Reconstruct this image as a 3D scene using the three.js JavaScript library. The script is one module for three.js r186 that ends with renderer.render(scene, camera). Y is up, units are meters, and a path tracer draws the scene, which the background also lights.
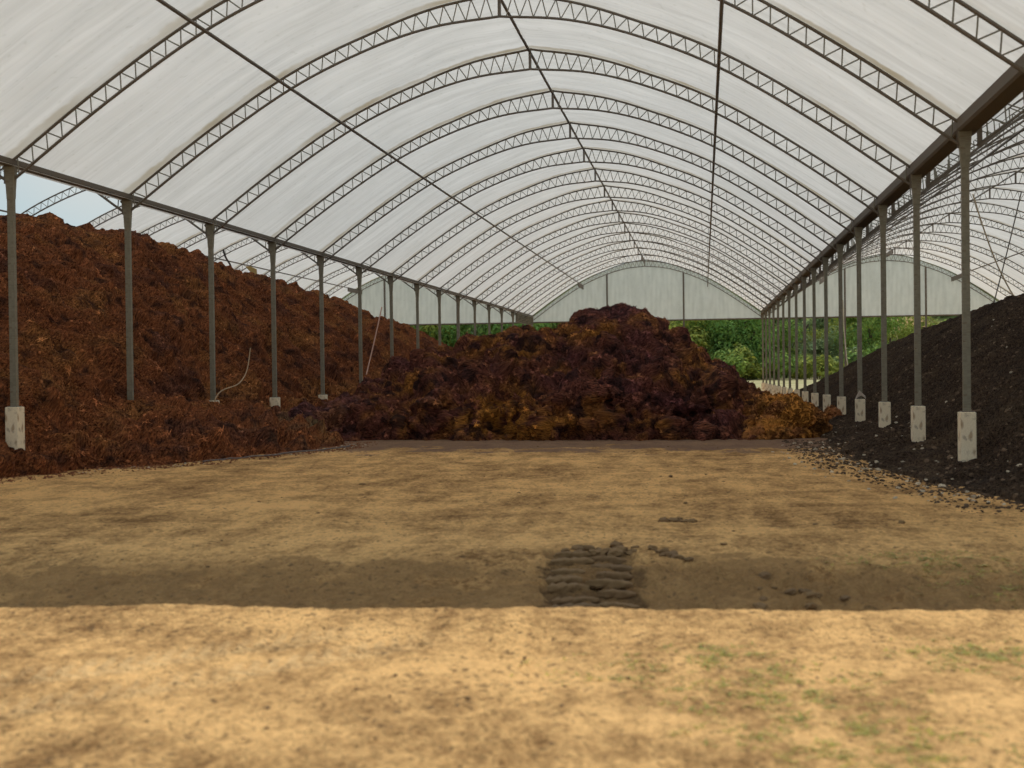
import * as THREE from 'three';
import { mergeGeometries, mergeVertices } from 'three/addons/utils/BufferGeometryUtils.js';
import { RoundedBoxGeometry } from 'three/addons/geometries/RoundedBoxGeometry.js';
import { createNoise2D, createNoise3D } from 'simplex-noise';

// ------------------------------------------------------------------ camera, sky, sun, exposure
const EYE = 1.55;
const scene = new THREE.Scene();
const camera = new THREE.PerspectiveCamera(2 * Math.atan(384 / 1250) * 180 / Math.PI, 1024 / 768, 0.1, 2000);
camera.rotation.order = 'YXZ';
camera.position.set(0, EYE, 0);
camera.rotation.set(-0.01168, 0.15214, -0.01238);
camera.focus = 34;
camera.userData.fStop = 1.9;
scene.add(camera);

const renderer = new THREE.WebGLRenderer({ antialias: true });
renderer.toneMapping = THREE.LinearToneMapping;
renderer.toneMappingExposure = 1.04;
renderer.shadowMap.enabled = true;
renderer.shadowMap.type = THREE.PCFSoftShadowMap;

function rng(seed) {
  let s = seed >>> 0;
  return () => { s = (s + 0x6d2b79f5) | 0; let t = Math.imul(s ^ (s >>> 15), 1 | s); t = (t + Math.imul(t ^ (t >>> 7), 61 | t)) ^ t; return ((t ^ (t >>> 14)) >>> 0) / 4294967296; };
}
const n2 = createNoise2D(rng(11)), n3 = createNoise3D(rng(23));
const { clamp, lerp, smoothstep } = THREE.MathUtils;
const fbm2 = (x, y, o = 4) => { let a = 0.5, s = 0; for (let i = 0; i < o; i++) { s += a * n2(x, y); x = x * 2.03 + 7.1; y = y * 2.03 - 3.7; a *= 0.5; } return s; };

// hazy tropical sky: pale at the horizon, a little bluer overhead, thin high cloud everywhere
{
  const W = 512, H = 256, data = new Float32Array(W * H * 4);
  for (let j = 0; j < H; j++) {
    const el = ((j + 0.5) / H - 0.5) * Math.PI, up = Math.max(0, Math.sin(el));
    for (let i = 0; i < W; i++) {
      const az = ((i + 0.5) / W - 0.5) * 2 * Math.PI, cx = Math.cos(az) * Math.cos(el), cz = Math.sin(az) * Math.cos(el);
      let c = 0, a = 0.5, f = 2.2;
      for (let o = 0; o < 4; o++) { c += a * n3(cx * f, Math.sin(el) * f * 1.6, cz * f + 9); f *= 2.1; a *= 0.5; }
      const cloud = smoothstep(c, -0.35, 0.55), t = Math.pow(up, 0.6), o = (j * W + i) * 4;
      const clear = [lerp(0.52, 0.42, t), lerp(0.64, 0.52, t), lerp(0.66, 0.6, t)];
      const k = [0.64, 0.66, 0.64];
      for (let q = 0; q < 3; q++) data[o + q] = lerp(clear[q], k[q], 0.75 * cloud) * (el < 0 ? 0.7 : 1);
      data[o + 3] = 1;
    }
  }
  const sky = new THREE.DataTexture(data, W, H, THREE.RGBAFormat, THREE.FloatType);
  sky.mapping = THREE.EquirectangularReflectionMapping;
  sky.magFilter = sky.minFilter = THREE.LinearFilter;
  sky.needsUpdate = true;
  scene.background = sky;
  scene.environment = sky;
}
const sun = new THREE.DirectionalLight(new THREE.Color(1.0, 0.94, 0.84), 2.1);
sun.position.set(-3.5 + 0.16 * 80, 80, -40 - 0.29 * 80);
sun.target.position.set(-3.5, 0, -40);
sun.castShadow = true;
sun.shadow.radius = 1;
sun.shadow.mapSize.set(4096, 4096);
Object.assign(sun.shadow.camera, { left: -60, right: 60, top: 60, bottom: -60, near: 1, far: 200 });
scene.add(sun, sun.target);

// ------------------------------------------------------------------ helpers
const used = new Map();
function numbered(name) { const k = used.get(name) ?? 0; used.set(name, k + 1); return k ? name + '_' + String(k).padStart(3, '0') : name; }
function shade(o) { o.castShadow = true; o.receiveShadow = true; return o; }
function mesh(name, geo, mat, parent) { const m = shade(new THREE.Mesh(geo, mat)); m.name = name; parent.add(m); return m; }
function tag(o, label, category, group) { o.userData.label = label; o.userData.category = category; if (group) o.userData.group = group; return o; }
function thing(name, label, category, pos = [0, 0, 0], group) { const g = new THREE.Group(); g.name = numbered(name); g.position.set(...pos); scene.add(g); return tag(g, label, category, group); }
function structure(name, label, category) { const g = new THREE.Group(); g.name = name; g.userData.kind = 'structure'; scene.add(g); return tag(g, label, category); }
const V = (x, y, z) => new THREE.Vector3(x, y, z);
function box(w, h, d, x, y, z) { const g = new THREE.BoxGeometry(w, h, d); g.translate(x, y, z); return g; }
function bar(a, b, r, seg = 5) {
  const d = b.clone().sub(a), g = new THREE.CylinderGeometry(r, r, d.length(), seg, 1, false);
  g.applyQuaternion(new THREE.Quaternion().setFromUnitVectors(V(0, 1, 0), d.normalize()));
  g.translate((a.x + b.x) / 2, (a.y + b.y) / 2, (a.z + b.z) / 2);
  return g;
}
function tube(points, r, seg = 6, n) { return new THREE.TubeGeometry(new THREE.CatmullRomCurve3(points), n ?? points.length * 2, r, seg, false); }
function table(t, x) {   // piecewise smooth through the pairs of t, ascending in their first entry
  if (x <= t[0][0]) return t[0][1];
  for (let i = 1; i < t.length; i++) if (x <= t[i][0]) {
    const [x0, y0] = t[i - 1], [x1, y1] = t[i], h = x1 - x0, k = (x - x0) / h, s = (y1 - y0) / h;
    const slope = (j) => (j <= 0 || j >= t.length - 1 ? (j <= 0 ? (t[1][1] - t[0][1]) / (t[1][0] - t[0][0]) : s) : (t[j + 1][1] - t[j - 1][1]) / (t[j + 1][0] - t[j - 1][0]));
    const m0 = slope(i - 1) * h, m1 = slope(i) * h, k2 = k * k, k3 = k2 * k;
    return (2 * k3 - 3 * k2 + 1) * y0 + (k3 - 2 * k2 + k) * m0 + (-2 * k3 + 3 * k2) * y1 + (k3 - k2) * m1;
  }
  return t[t.length - 1][1];
}
const ORD = ['zeroth', 'first', 'second', 'third', 'fourth', 'fifth', 'sixth', 'seventh', 'eighth', 'ninth', 'tenth', 'eleventh', 'twelfth', 'thirteenth', 'fourteenth', 'fifteenth', 'sixteenth', 'seventeenth', 'eighteenth', 'nineteenth'];

function dataTexture(w, h, fill, srgb = true) {
  const d = new Uint8Array(w * h * 4), c = [0, 0, 0];
  const enc = (v) => { v = clamp(v, 0, 1); return 255 * (srgb ? (v <= 0.0031308 ? v * 12.92 : 1.055 * Math.pow(v, 1 / 2.4) - 0.055) : v); };
  for (let j = 0, o = 0; j < h; j++) for (let i = 0; i < w; i++, o += 4) { fill((i + 0.5) / w, (j + 0.5) / h, c); d[o] = enc(c[0]); d[o + 1] = enc(c[1]); d[o + 2] = enc(c[2]); d[o + 3] = 255; }
  const t = new THREE.DataTexture(d, w, h, THREE.RGBAFormat);
  t.magFilter = THREE.LinearFilter; t.minFilter = THREE.LinearMipmapLinearFilter; t.generateMipmaps = true;
  t.wrapS = t.wrapT = THREE.RepeatWrapping;
  if (srgb) t.colorSpace = THREE.SRGBColorSpace;
  t.needsUpdate = true;
  return t;
}
// periodic noise in the unit square
const tile = (u, v, fx, fy, o) => n3(Math.cos(u * 6.2832) * fx / 6.2832 + o, Math.sin(u * 6.2832) * fx / 6.2832, v * fy + o) * (1 - v) + n3(Math.cos(u * 6.2832) * fx / 6.2832 + o, Math.sin(u * 6.2832) * fx / 6.2832, v * fy - fy + o) * v;

// ------------------------------------------------------------------ dimensions of the shed (metres)
const STEP = 4, Z0 = -18.135, FIRST = -2, LAST = 15;            // arch index i stands at Z0 - 4 i
const zOf = (i) => Z0 - STEP * i;
const XL = -10.651, XR = 3.614, W = XR - XL, YG = 4.865, YRIDGE = 8.277, ZEND = zOf(LAST), ZFRONT = zOf(FIRST);
const BAYS = { left: (XL + XR) / 2 - W - 0.03, centre: (XL + XR) / 2 - 0.02, right: (XL + XR) / 2 + W + 0.15 };
const HALF = W / 2 - 0.03;
const DROP = [[0, 0], [1.22, 0.125], [2.41, 0.46], [3.85, 1.09], [5.44, 2.08], [7.13, 3.3]];
const yBottom = (d) => 7.86 - table(DROP, Math.abs(d));
const chordGap = (d) => 0.245 + 0.17 * Math.pow(clamp(1 - Math.abs(d) / 2.3, 0, 1), 1.1);
function chordPoint(d, top) {
  const y = yBottom(d);
  if (!top) return V(d, y, 0);
  const s = (yBottom(d + 0.01) - yBottom(d - 0.01)) / 0.02, k = Math.abs(d) < 0.3 ? 0 : 1, l = Math.hypot(1, s * k);
  return V(d - (k * s / l) * chordGap(d) * -1 * -1, y + chordGap(d) / l * (k ? 1 : 1), 0);
}

// ------------------------------------------------------------------ materials
const M = {};
M.galv = new THREE.MeshStandardMaterial({ color: new THREE.Color().setRGB(0.24, 0.235, 0.2), roughness: 0.6, metalness: 0.25 });
M.post = new THREE.MeshStandardMaterial({
  color: 0xffffff, roughness: 0.62, metalness: 0.15,
  map: dataTexture(64, 512, (u, v, c) => { const n = n2(u * 3, v * 26) * 0.5 + n2(u * 9 + 4, v * 8) * 0.35, r = smoothstep(n2(u * 2 + 9, v * 11), 0.5, 0.85); c[0] = lerp(0.225 + 0.05 * n, 0.16, r); c[1] = lerp(0.205 + 0.05 * n, 0.11, r); c[2] = lerp(0.155 + 0.045 * n, 0.07, r); }),
});
M.chord = new THREE.MeshStandardMaterial({ color: new THREE.Color().setRGB(0.16, 0.14, 0.12), roughness: 0.65, metalness: 0.2 });
M.dark = new THREE.MeshStandardMaterial({ color: new THREE.Color().setRGB(0.16, 0.14, 0.12), roughness: 0.65, metalness: 0.2 });
M.board = new THREE.MeshStandardMaterial({ roughness: 0.9, map: dataTexture(128, 64, (u, v, c) => { const k = smoothstep(n2(u * 14, v * 6), -0.2, 0.6); c[0] = lerp(0.05, 0.22, k); c[1] = lerp(0.045, 0.2, k); c[2] = lerp(0.035, 0.15, k); }) });
M.gutter = new THREE.MeshStandardMaterial({ color: new THREE.Color().setRGB(0.16, 0.14, 0.12), roughness: 0.8, metalness: 0.1 });
M.concrete = new THREE.MeshStandardMaterial({
  color: 0xffffff, roughness: 0.95,
  map: dataTexture(256, 256, (u, v, c) => {
    const g = n2(u * 30, v * 200) * 0.03 + n2(u * 7, v * 45) * 0.05, rust = smoothstep(n2(u * 1.3, v * 4.5 + 2) * 0.75 + n2(u * 3 + 3, v * 10) * 0.25, 0.1, 0.8), dirt = smoothstep(n2(u * 1.5 + 30, v * 7 + 5) + 0.2 * n2(u * 8, v * 50), 0.3, 1.0);
    c[0] = lerp(lerp(0.84 + g, 0.42, rust * 0.75), 0.2, dirt * 0.6); c[1] = lerp(lerp(0.73 + g, 0.27, rust * 0.75), 0.13, dirt * 0.6); c[2] = lerp(lerp(0.55 + g, 0.15, rust * 0.75), 0.08, dirt * 0.6);
  }),
});
// woven plastic sheet: milky, with streaks of dirt and painted fold shading along the arches and a tan strip of grime where it lies on the arch
function sheetTexture(seed) {
  return dataTexture(1024, 256, (u, v, c) => {
    const run = n2(u * 5 + seed, v * 34) * 0.5 + n2(u * 11 + seed * 2, v * 70 + 9) * 0.3, blot = fbm2(u * 9 + seed * 5, v * 2.2 + seed, 3), spot = smoothstep(n2(u * 60 + seed, v * 16), 0.72, 0.95);
    const edge = Math.min(v * 1.0, 1), far = 1 - v, jag = 0.012 * n2(u * 26 + seed, 3) + 0.006 * n2(u * 90, seed);
    const strip = (1 - smoothstep(far, 0.045 + jag, 0.085 + jag)) * (0.7 + 0.3 * n2(u * 14 + seed, 8)) * smoothstep(n2(u * 3.3 + seed * 3, 1), -0.7, 0.1);
    const thin = (1 - smoothstep(edge, 0.012, 0.03 + jag)) * 0.35;
    const fold = n2(u * 2.2 + seed * 3, v * 8 + u * 1.5) * 0.6 + n2(u * 4 + seed, v * 17 - u * 2) * 0.5, d = clamp(0.06 * run + 0.05 * blot + 0.075 * fold, -0.2, 0.1);
    const s = clamp(0.95 * strip + thin, 0, 1);
    c[0] = lerp(0.89 + d - 0.08 * spot, 0.5, s); c[1] = lerp(0.88 + d - 0.08 * spot, 0.42, s); c[2] = lerp(0.86 + d * 1.05 - 0.09 * spot, 0.29, s);
  });
}
const SHEETS = [3, 17, 41].map((s) => new THREE.MeshPhysicalMaterial({ color: 0xffffff, map: sheetTexture(s), roughness: 1, transmission: 0.5, thickness: 0, ior: 1.2, specularIntensity: 0.2, side: THREE.DoubleSide }));
M.curtain = new THREE.MeshPhysicalMaterial({
  color: 0xffffff, roughness: 1, transmission: 0.42, thickness: 0, ior: 1.2, specularIntensity: 0.2, side: THREE.DoubleSide,
  map: dataTexture(512, 256, (u, v, c) => { const d = 0.05 * fbm2(u * 30, v * 5, 3) + 0.05 * n2(u * 44, v * 1.5), s = smoothstep(n2(u * 70 + 8, v * 24), 0.75, 0.95) * 0.1; c[0] = 0.7 + d - s; c[1] = 0.745 + d - s; c[2] = 0.735 + d - s; }),
});

// ------------------------------------------------------------------ ground
const TOE_LEFT = [[-80, -9.2], [-60, -9], [-45, -8.8], [-35, -8.4], [-30, -8.0], [-27, -7.85], [-24.5, -7.6], [-20.7, -8.8], [-19, -9.7], [-17.5, -10.5], [-14, -10.9], [-6, -11.5]];
const TOE_RIGHT = [[-68, 4.4], [-45, 3.3], [-30, 2.6], [-26.7, 2.4], [-20.6, 2.35], [-18.2, 2.7], [-15.75, 3.1], [-14, 3.4], [-6, 4.2]];
const lugs = (x, z) => {   // tractor tread pressed into the soil at the mouth of the shed
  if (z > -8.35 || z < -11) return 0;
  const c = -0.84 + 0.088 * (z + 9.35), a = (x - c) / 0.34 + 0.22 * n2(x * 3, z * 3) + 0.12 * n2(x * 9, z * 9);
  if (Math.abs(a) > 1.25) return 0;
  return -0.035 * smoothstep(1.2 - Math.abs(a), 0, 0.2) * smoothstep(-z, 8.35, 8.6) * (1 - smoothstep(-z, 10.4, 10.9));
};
const tread2 = (x, z) => {   // lighter chevron prints on the sunlit strip
  let y = 0;
  for (const [x0, z0, x1, z1, w] of [[-1.15, -8.0, -0.7, -3.5, 0.22], [-1.35, -7.3, -3.9, -4.6, 0.2], [-1.85, -7.4, -4.6, -4.9, 0.2]]) {
    const dx = x1 - x0, dz = z1 - z0, l = Math.hypot(dx, dz), s = ((x - x0) * dx + (z - z0) * dz) / l, t = ((x - x0) * dz - (z - z0) * dx) / l;
    if (s < 0 || s > l || Math.abs(t) > w) continue;
    const k = Math.sin((s + Math.abs(t) * 0.7) / 0.11 * 6.2832);
    y += (0.016 * k - 0.012) * smoothstep(w - Math.abs(t), 0, 0.05) * smoothstep(s, 0, 0.6) * (0.55 + 0.45 * n2(x * 2.2 + 1, z * 2.2));
  }
  return y;
};
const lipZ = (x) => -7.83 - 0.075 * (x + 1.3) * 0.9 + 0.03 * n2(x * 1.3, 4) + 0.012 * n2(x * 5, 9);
const swaleBand = (x, z) => { const b = z - lipZ(x); return b > 0 ? 0 : smoothstep(-b, -0.02, 0.25) * (1 - smoothstep(-b, 1.6, 2.8)); };  // mask of the darker band behind the lip, fading deeper in
function groundY(x, z) {
  const b = lipZ(x) - z;                                          // metres behind the near lip of the swale
  let y = 0.02 * fbm2(x * 0.5, z * 0.5, 3) + 0.012 * fbm2(x * 2.4 + 5, z * 2.4, 3);
  if (z > -34 && z < -1) y += 0.006 * n2(x * 9, z * 9) + 0.004 * n2(x * 21, z * 21);
  if (b > -0.8 && b < 3.2) {
    y += 0.035 * smoothstep(b, -0.8, -0.05) * (1 - smoothstep(b, 0, 0.12));
    y += -0.15 * smoothstep(b, -0.02, 0.45) * (1 - smoothstep(b, 0.6, 2.9));
    const rough = smoothstep(b, 0.1, 0.5) * (1 - smoothstep(b, 1.8, 2.8));
    y += rough * (0.05 * n2(x * 3.1, z * 2.1) * smoothstep(x, -1.6, -0.4) + 0.012 * n2(x * 7, z * 5));
  }
  // ruts left along the shed
  if (z < -10.5 && z > -27) { const p = x + 0.35 * Math.sin(z * 0.2); y -= 0.012 * (Math.exp(-Math.pow((p + 3.1) / 0.25, 2)) + Math.exp(-Math.pow((p + 1.2) / 0.25, 2)) + Math.exp(-Math.pow((p - 0.6) / 0.22, 2))); }
  y += lugs(x, z) + tread2(x, z);
  return y;
}
{
  const axis = (parts) => { const a = []; for (const [from, to, step] of parts) { const n = Math.max(1, Math.round(Math.abs(to - from) / step)); for (let i = 0; i < n; i++) a.push(from + (to - from) * i / n); } a.push(parts[parts.length - 1][1]); return a; };
  const xs = axis([[-45, -13, 4], [-13, -6.2, 0.2], [-6.2, 3.6, 0.032], [3.6, 7, 0.2], [7, 45, 4]]), zs = axis([[30, 0, 5], [0, -4, 0.4], [-4, -12.5, 0.03], [-12.5, -20, 0.06], [-20, -30, 0.12], [-30, -82, 2]]);
  const pos = new Float32Array(xs.length * zs.length * 3), uv = new Float32Array(xs.length * zs.length * 2), idx = [];
  zs.forEach((z, j) => xs.forEach((x, i) => { const k = j * xs.length + i; pos.set([x, groundY(x, z), z], k * 3); uv.set([x, -z], k * 2); }));
  for (let j = 0; j < zs.length - 1; j++) for (let i = 0; i < xs.length - 1; i++) { const a = j * xs.length + i, b = a + 1, c = a + xs.length, d = c + 1; idx.push(a, b, c, b, d, c); }
  const g = new THREE.BufferGeometry();
  g.setAttribute('position', new THREE.BufferAttribute(pos, 3)); g.setAttribute('uv', new THREE.BufferAttribute(uv, 2)); g.setIndex(idx); g.computeVertexNormals();
  // colour of the beaten earth: tan clay with darker, damper patches, streaks of spilt compost and pale dust
  const X0 = -12, XW = 18, ZW = 30;
  const map = dataTexture(1800, 2000, (u, v, c) => {
    const x = X0 + u * XW, z = -1 - v * ZW;
    const big = fbm2(x * 0.28 + 3, z * 0.2, 3), mid = fbm2(x * 1.3, z * 0.9 + 8, 3), run = n2(x * 2.6 + 0.5 * n2(x * 0.4, z * 0.25), z * 0.28) * 0.6 + n2(x * 0.35, z * 2.4 + 1.5 * n2(x * 0.3, z * 0.3)) * 0.5, fine = n2(x * 8, z * 5) * 0.45 + n2(x * 17, z * 12) * 0.4 + n2(x * 36, z * 30) * 0.4;
    let k = clamp(0.62 + 0.42 * big + 0.5 * mid + 0.26 * run + 0.45 * fine, 0, 1);
    let r = lerp(0.225, 0.8, k), g = lerp(0.122, 0.485, k), b = lerp(0.05, 0.205, k);
    for (const [x0, z0, x1, z1] of [[-1.35, -7.3, -3.9, -4.6], [-1.85, -7.4, -4.6, -4.9]]) { const dx = x1 - x0, dz = z1 - z0, l2 = Math.hypot(dx, dz), s2 = ((x - x0) * dx + (z - z0) * dz) / l2, t2 = Math.abs((x - x0) * dz - (z - z0) * dx) / l2; if (s2 > 0 && s2 < l2 && t2 < 0.3) { const m2 = (1 - smoothstep(t2 + 0.06 * fine, 0.1, 0.22)) * smoothstep(s2, 0, 0.7) * (Math.sin((s2 + t2 * 0.7) / 0.11 * 6.2832) > -0.1 ? 0.34 : 0.1) * clamp(0.7 + 0.6 * mid + 0.4 * fine, 0, 1); r = lerp(r, 0.76, m2); g = lerp(g, 0.55, m2); b = lerp(b, 0.3, m2); } }   // pale dust left by tyres
    const w = smoothstep(swaleBand(x, z) + 1.1 * mid + 0.55 * run + 0.4 * fine - 0.05, 0.35, 0.75);   // ragged outline of the darker band in the swale
    const ws = w * (swaleBand(x, z) > 0 ? 0.72 : 0); r = lerp(r, 0.2, ws); g = lerp(g, 0.115, ws); b = lerp(b, 0.052, ws);
    const tk = clamp(-lugs(x, z) / 0.035, 0, 1) * clamp(0.75 + 0.5 * mid + 0.45 * fine, 0, 1) * 0.85;   // shade of the slots between the bars, painted dark over the muddy track
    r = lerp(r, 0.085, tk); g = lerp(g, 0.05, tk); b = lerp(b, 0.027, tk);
    // purple-brown seepage and trampled weed in front of the heap
    const seep = smoothstep(-z + 2.2 * fbm2(x * 0.6, z * 0.6 + 2, 3) + 1.4 * mid + 1.1 * fine, 23.4, 24.1) * 0.85;
    r = lerp(r, 0.17, seep); g = lerp(g, 0.105, seep); b = lerp(b, 0.085, seep);
    const crumb = smoothstep(n2(x * 7 + 40, z * 6.5) * 0.6 + n2(x * 19, z * 17 + 3) * 0.5 + 0.25 * fbm2(x * 0.5 + 8, z * 0.5, 2), 0.5, 0.75) * 0.7;
    r = lerp(r, 0.1, crumb); g = lerp(g, 0.062, crumb); b = lerp(b, 0.036, crumb);
    c[0] = r; c[1] = g; c[2] = b;
  });
  map.wrapS = map.wrapT = THREE.MirroredRepeatWrapping;
  map.repeat.set(1 / XW, 1 / ZW); map.offset.set(-X0 / XW, -1 / ZW);
  const bump = dataTexture(768, 768, (u, v, c) => { c[0] = c[1] = c[2] = clamp(0.5 + 0.3 * tile(u, v, 34, 34, 2) + 0.25 * tile(u, v, 80, 80, 5) + 0.15 * tile(u, v, 17, 17, 9), 0, 1); }, false);
  bump.repeat.set(1 / 2.5, 1 / 2.5);
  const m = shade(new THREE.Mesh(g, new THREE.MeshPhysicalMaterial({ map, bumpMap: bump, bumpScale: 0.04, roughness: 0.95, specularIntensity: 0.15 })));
  m.name = 'floor'; m.userData.kind = 'structure'; tag(m, 'beaten tan clay floor of the shed with tyre prints and a darker swale', 'floor'); scene.add(m);

  const piece = (x0, x1, z0, z1, n) => { const q = new THREE.PlaneGeometry(x1 - x0, z1 - z0, n, n).rotateX(-Math.PI / 2).translate((x0 + x1) / 2, 0, (z0 + z1) / 2), a = q.attributes.position; for (let k = 0; k < a.count; k++) a.setY(k, -0.02 + 0.55 * smoothstep(-a.getZ(k), 82, 98)); q.computeVertexNormals(); return q; };
  const out = mergeGeometries([piece(-350, 350, -182, -82, 40), piece(-350, -45, -82, 30, 1), piece(45, 350, -82, 30, 1), piece(-350, 350, 30, 200, 1)]);
  const gm = shade(new THREE.Mesh(out, new THREE.MeshStandardMaterial({ roughness: 1, map: (() => { const t = dataTexture(512, 512, (u, v, c) => { const k = clamp(0.5 + 0.5 * tile(u, v, 14, 14, 1) + 0.3 * tile(u, v, 50, 50, 4), 0, 1); c[0] = lerp(0.3, 0.5, k); c[1] = lerp(0.3, 0.42, k); c[2] = lerp(0.12, 0.25, k); }); t.repeat.set(8, 4); return t; })() })));
  gm.name = 'ground'; gm.userData.kind = 'structure'; tag(gm, 'pale sandy yard outside the shed', 'ground'); scene.add(gm);
}

// ------------------------------------------------------------------ roof: arches, purlins, gutters, sheets
const trussParts = (() => {
  const ds = []; for (let k = -40; k <= 40; k++) ds.push(HALF * k / 40);
  const bottom = tube(ds.map((d) => chordPoint(d, false)), 0.024, 6, 90);
  const topPts = (s) => { const a = []; for (let k = 0; k <= 30; k++) { const d = s * HALF * k / 30; a.push(chordPoint(d, true)); } a[0].set(0, YRIDGE, 0); return a; };
  const top = mergeGeometries([tube(topPts(-1), 0.024, 6, 60), tube(topPts(1), 0.024, 6, 60)]);
  const king = box(0.055, YRIDGE - yBottom(0) + 0.03, 0.055, 0, (YRIDGE + yBottom(0)) / 2, 0);
  const web = [];
  for (const s of [-1, 1]) {
    const n = 28;
    for (let k = 0; k < n; k++) {
      const d0 = s * (0.12 + (HALF - 0.25) * k / n), d1 = s * (0.12 + (HALF - 0.25) * (k + 0.5) / n), d2 = s * (0.12 + (HALF - 0.25) * (k + 1) / n);
      web.push(bar(chordPoint(d0, false), chordPoint(d1, true), 0.011, 5), bar(chordPoint(d1, true), chordPoint(d2, false), 0.011, 5));
    }
  }
  const foot = [-1, 1].map((s) => box(0.07, 0.3, 0.012, s * (HALF - 0.02), YG - 0.17, 0));
  return { bottom, top, king, web, webAll: mergeGeometries(web), foot };
})();
const bayName = { left: 'over the red-brown heap', centre: 'of the middle bay', right: 'over the black soil heap' };
for (const [bay, cx] of Object.entries(BAYS)) {
  for (let i = FIRST; i <= LAST; i++) {
    const from = LAST - i + 1, t = thing('roof_arch', `steel lattice roof arch ${bayName[bay]}, ${from === 1 ? 'on' : ORD[from] + ' from'} the end curtain`, 'roof truss', [cx, 0, zOf(i)], `roof arches ${bayName[bay]}`);
    mesh('top_chord', trussParts.top, M.chord, t); mesh('bottom_chord', trussParts.bottom, M.chord, t); mesh('king_post', trussParts.king, M.dark, t);
    for (const g of trussParts.foot) mesh('foot_plate', g, M.chord, t);
    if (bay === 'centre' && i >= -1 && i <= 7) for (const g of trussParts.web) mesh('web_bar', g, M.galv, t);
    else mesh('web_bars', trussParts.webAll, M.galv, t).userData.kind = 'stuff';
  }
}
// lengthwise purlins: one on the king posts, two under the bottom chords; the last span ends in a deep plate
for (const [bay, cx] of Object.entries(BAYS)) {
  for (const [d, y, what] of [[0, YRIDGE - 0.06, 'ridge'], [-3.85, yBottom(3.85) - 0.05, 'outer'], [3.85, yBottom(3.85) - 0.05, 'inner']]) {
    const side = bay === 'centre' ? (d === 0 ? 'along the ridge' : d < 0 ? 'on the slope by the red-brown heap' : 'on the slope by the black soil') : d === 0 ? 'along the ridge' : (d > 0) === (bay === 'left') ? 'on the slope beside the middle bay' : 'on the outer slope';
    const t = thing('purlin', `dark lengthwise roof pipe ${bayName[bay]}, ${side}`, 'purlin', [cx + d, y, 0], 'lengthwise roof pipes');
    mesh('pipe', bar(V(0, 0, ZFRONT), V(0, 0, ZEND), 0.03, 8), M.dark, t);
    mesh('end_plate', box(0.05, 0.26, 3.2, 0, -0.1, ZEND + 1.65), M.dark, t);
  }
}
const GUTTERS = [[BAYS.left - HALF - 0.06, 'on the far side of the red-brown heap', 0.2], [XL, 'between the middle bay and the red-brown heap', 0.14], [XR + 0.05, 'between the middle bay and the black soil heap', 0.3], [BAYS.right + HALF + 0.06, 'on the far side of the black soil heap', 0.2]];
for (const [x, where, w] of GUTTERS) {
  const t = thing('gutter_beam', `black steel gutter beam ${where}`, 'gutter', [x, YG, 0], 'gutter beams');
  const h = w > 0.25 ? 0.09 : 0.055, s = new THREE.Shape(); [[-w / 2, h], [-w / 2, -h + 0.03], [-w / 2 + 0.03, -h], [w / 2 - 0.03, -h], [w / 2, -h + 0.03], [w / 2, h], [w / 2 - 0.015, h], [w / 2 - 0.03, h - 0.03], [-w / 2 + 0.03, h - 0.03], [-w / 2 + 0.015, h]].forEach(([a, b], k) => (k ? s.lineTo(a, b) : s.moveTo(a, b)));
  const g = new THREE.ExtrudeGeometry(s, { depth: ZFRONT - ZEND + 0.4, bevelEnabled: false }); g.translate(0, 0, ZEND - 0.2);
  mesh('trough', g, M.gutter, t);
  mesh('end_cap', box(w, 2 * h, 0.02, 0, 0, ZEND - 0.21), M.gutter, t);
}
{
  const t = thing('valance_panel', 'dark mottled panel hung below the gutter where it meets the end curtain', 'panel', [XL + 0.1, YG - 0.33, ZEND + 4.1]);
  mesh('board', box(0.03, 0.5, 7.0, 0, 0, 0), M.board, t);
  mesh('rim', box(0.05, 0.04, 7.0, 0, -0.26, 0), M.dark, t);
}
// sheets between the arches, slack and creased along the arches
function sheetGeometry(d0, d1, len, seed) {
  const nd = Math.round(Math.abs(d1 - d0) * 6), nv = 18, pos = [], uv = [], idx = [];
  for (let j = 0; j <= nv; j++) for (let i = 0; i <= nd; i++) {
    const d = lerp(d0, d1, i / nd), v = j / nv, p = chordPoint(d, true), e = Math.sin(Math.PI * v), y = (Math.abs(d) < 0.3 ? lerp(YRIDGE, chordPoint(Math.sign(d || 1) * 0.3, true).y, Math.abs(d) / 0.3) : p.y);
    const fold = 0.05 * n2(d * 0.35 + seed, v * 7 + seed + d * 0.2) + 0.022 * n2(d * 0.6 + seed * 2, v * 21) + 0.012 * n2(d * 1.6 + seed, v * 4);
    const pin = smoothstep(HALF - Math.abs(d), 0.05, 1.2);
    pos.push(p.x, y + 0.035 - 0.07 * e * pin + fold * pin * Math.min(1, e * 1.6), -v * len);
    uv.push((d + HALF) / (2 * HALF), v);
  }
  for (let j = 0; j < nv; j++) for (let i = 0; i < nd; i++) { const a = j * (nd + 1) + i, b = a + 1, c = a + nd + 1, f = c + 1; idx.push(a, c, b, b, c, f); }
  const g = new THREE.BufferGeometry();
  g.setAttribute('position', new THREE.Float32BufferAttribute(pos, 3)); g.setAttribute('uv', new THREE.Float32BufferAttribute(uv, 2)); g.setIndex(idx); g.computeVertexNormals();
  return g;
}
const fullSheets = [5, 19, 33].map((s) => sheetGeometry(-HALF, HALF, STEP, s)), halfSheets = [7, 21].map((s) => sheetGeometry(0, HALF, STEP, s));
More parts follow.
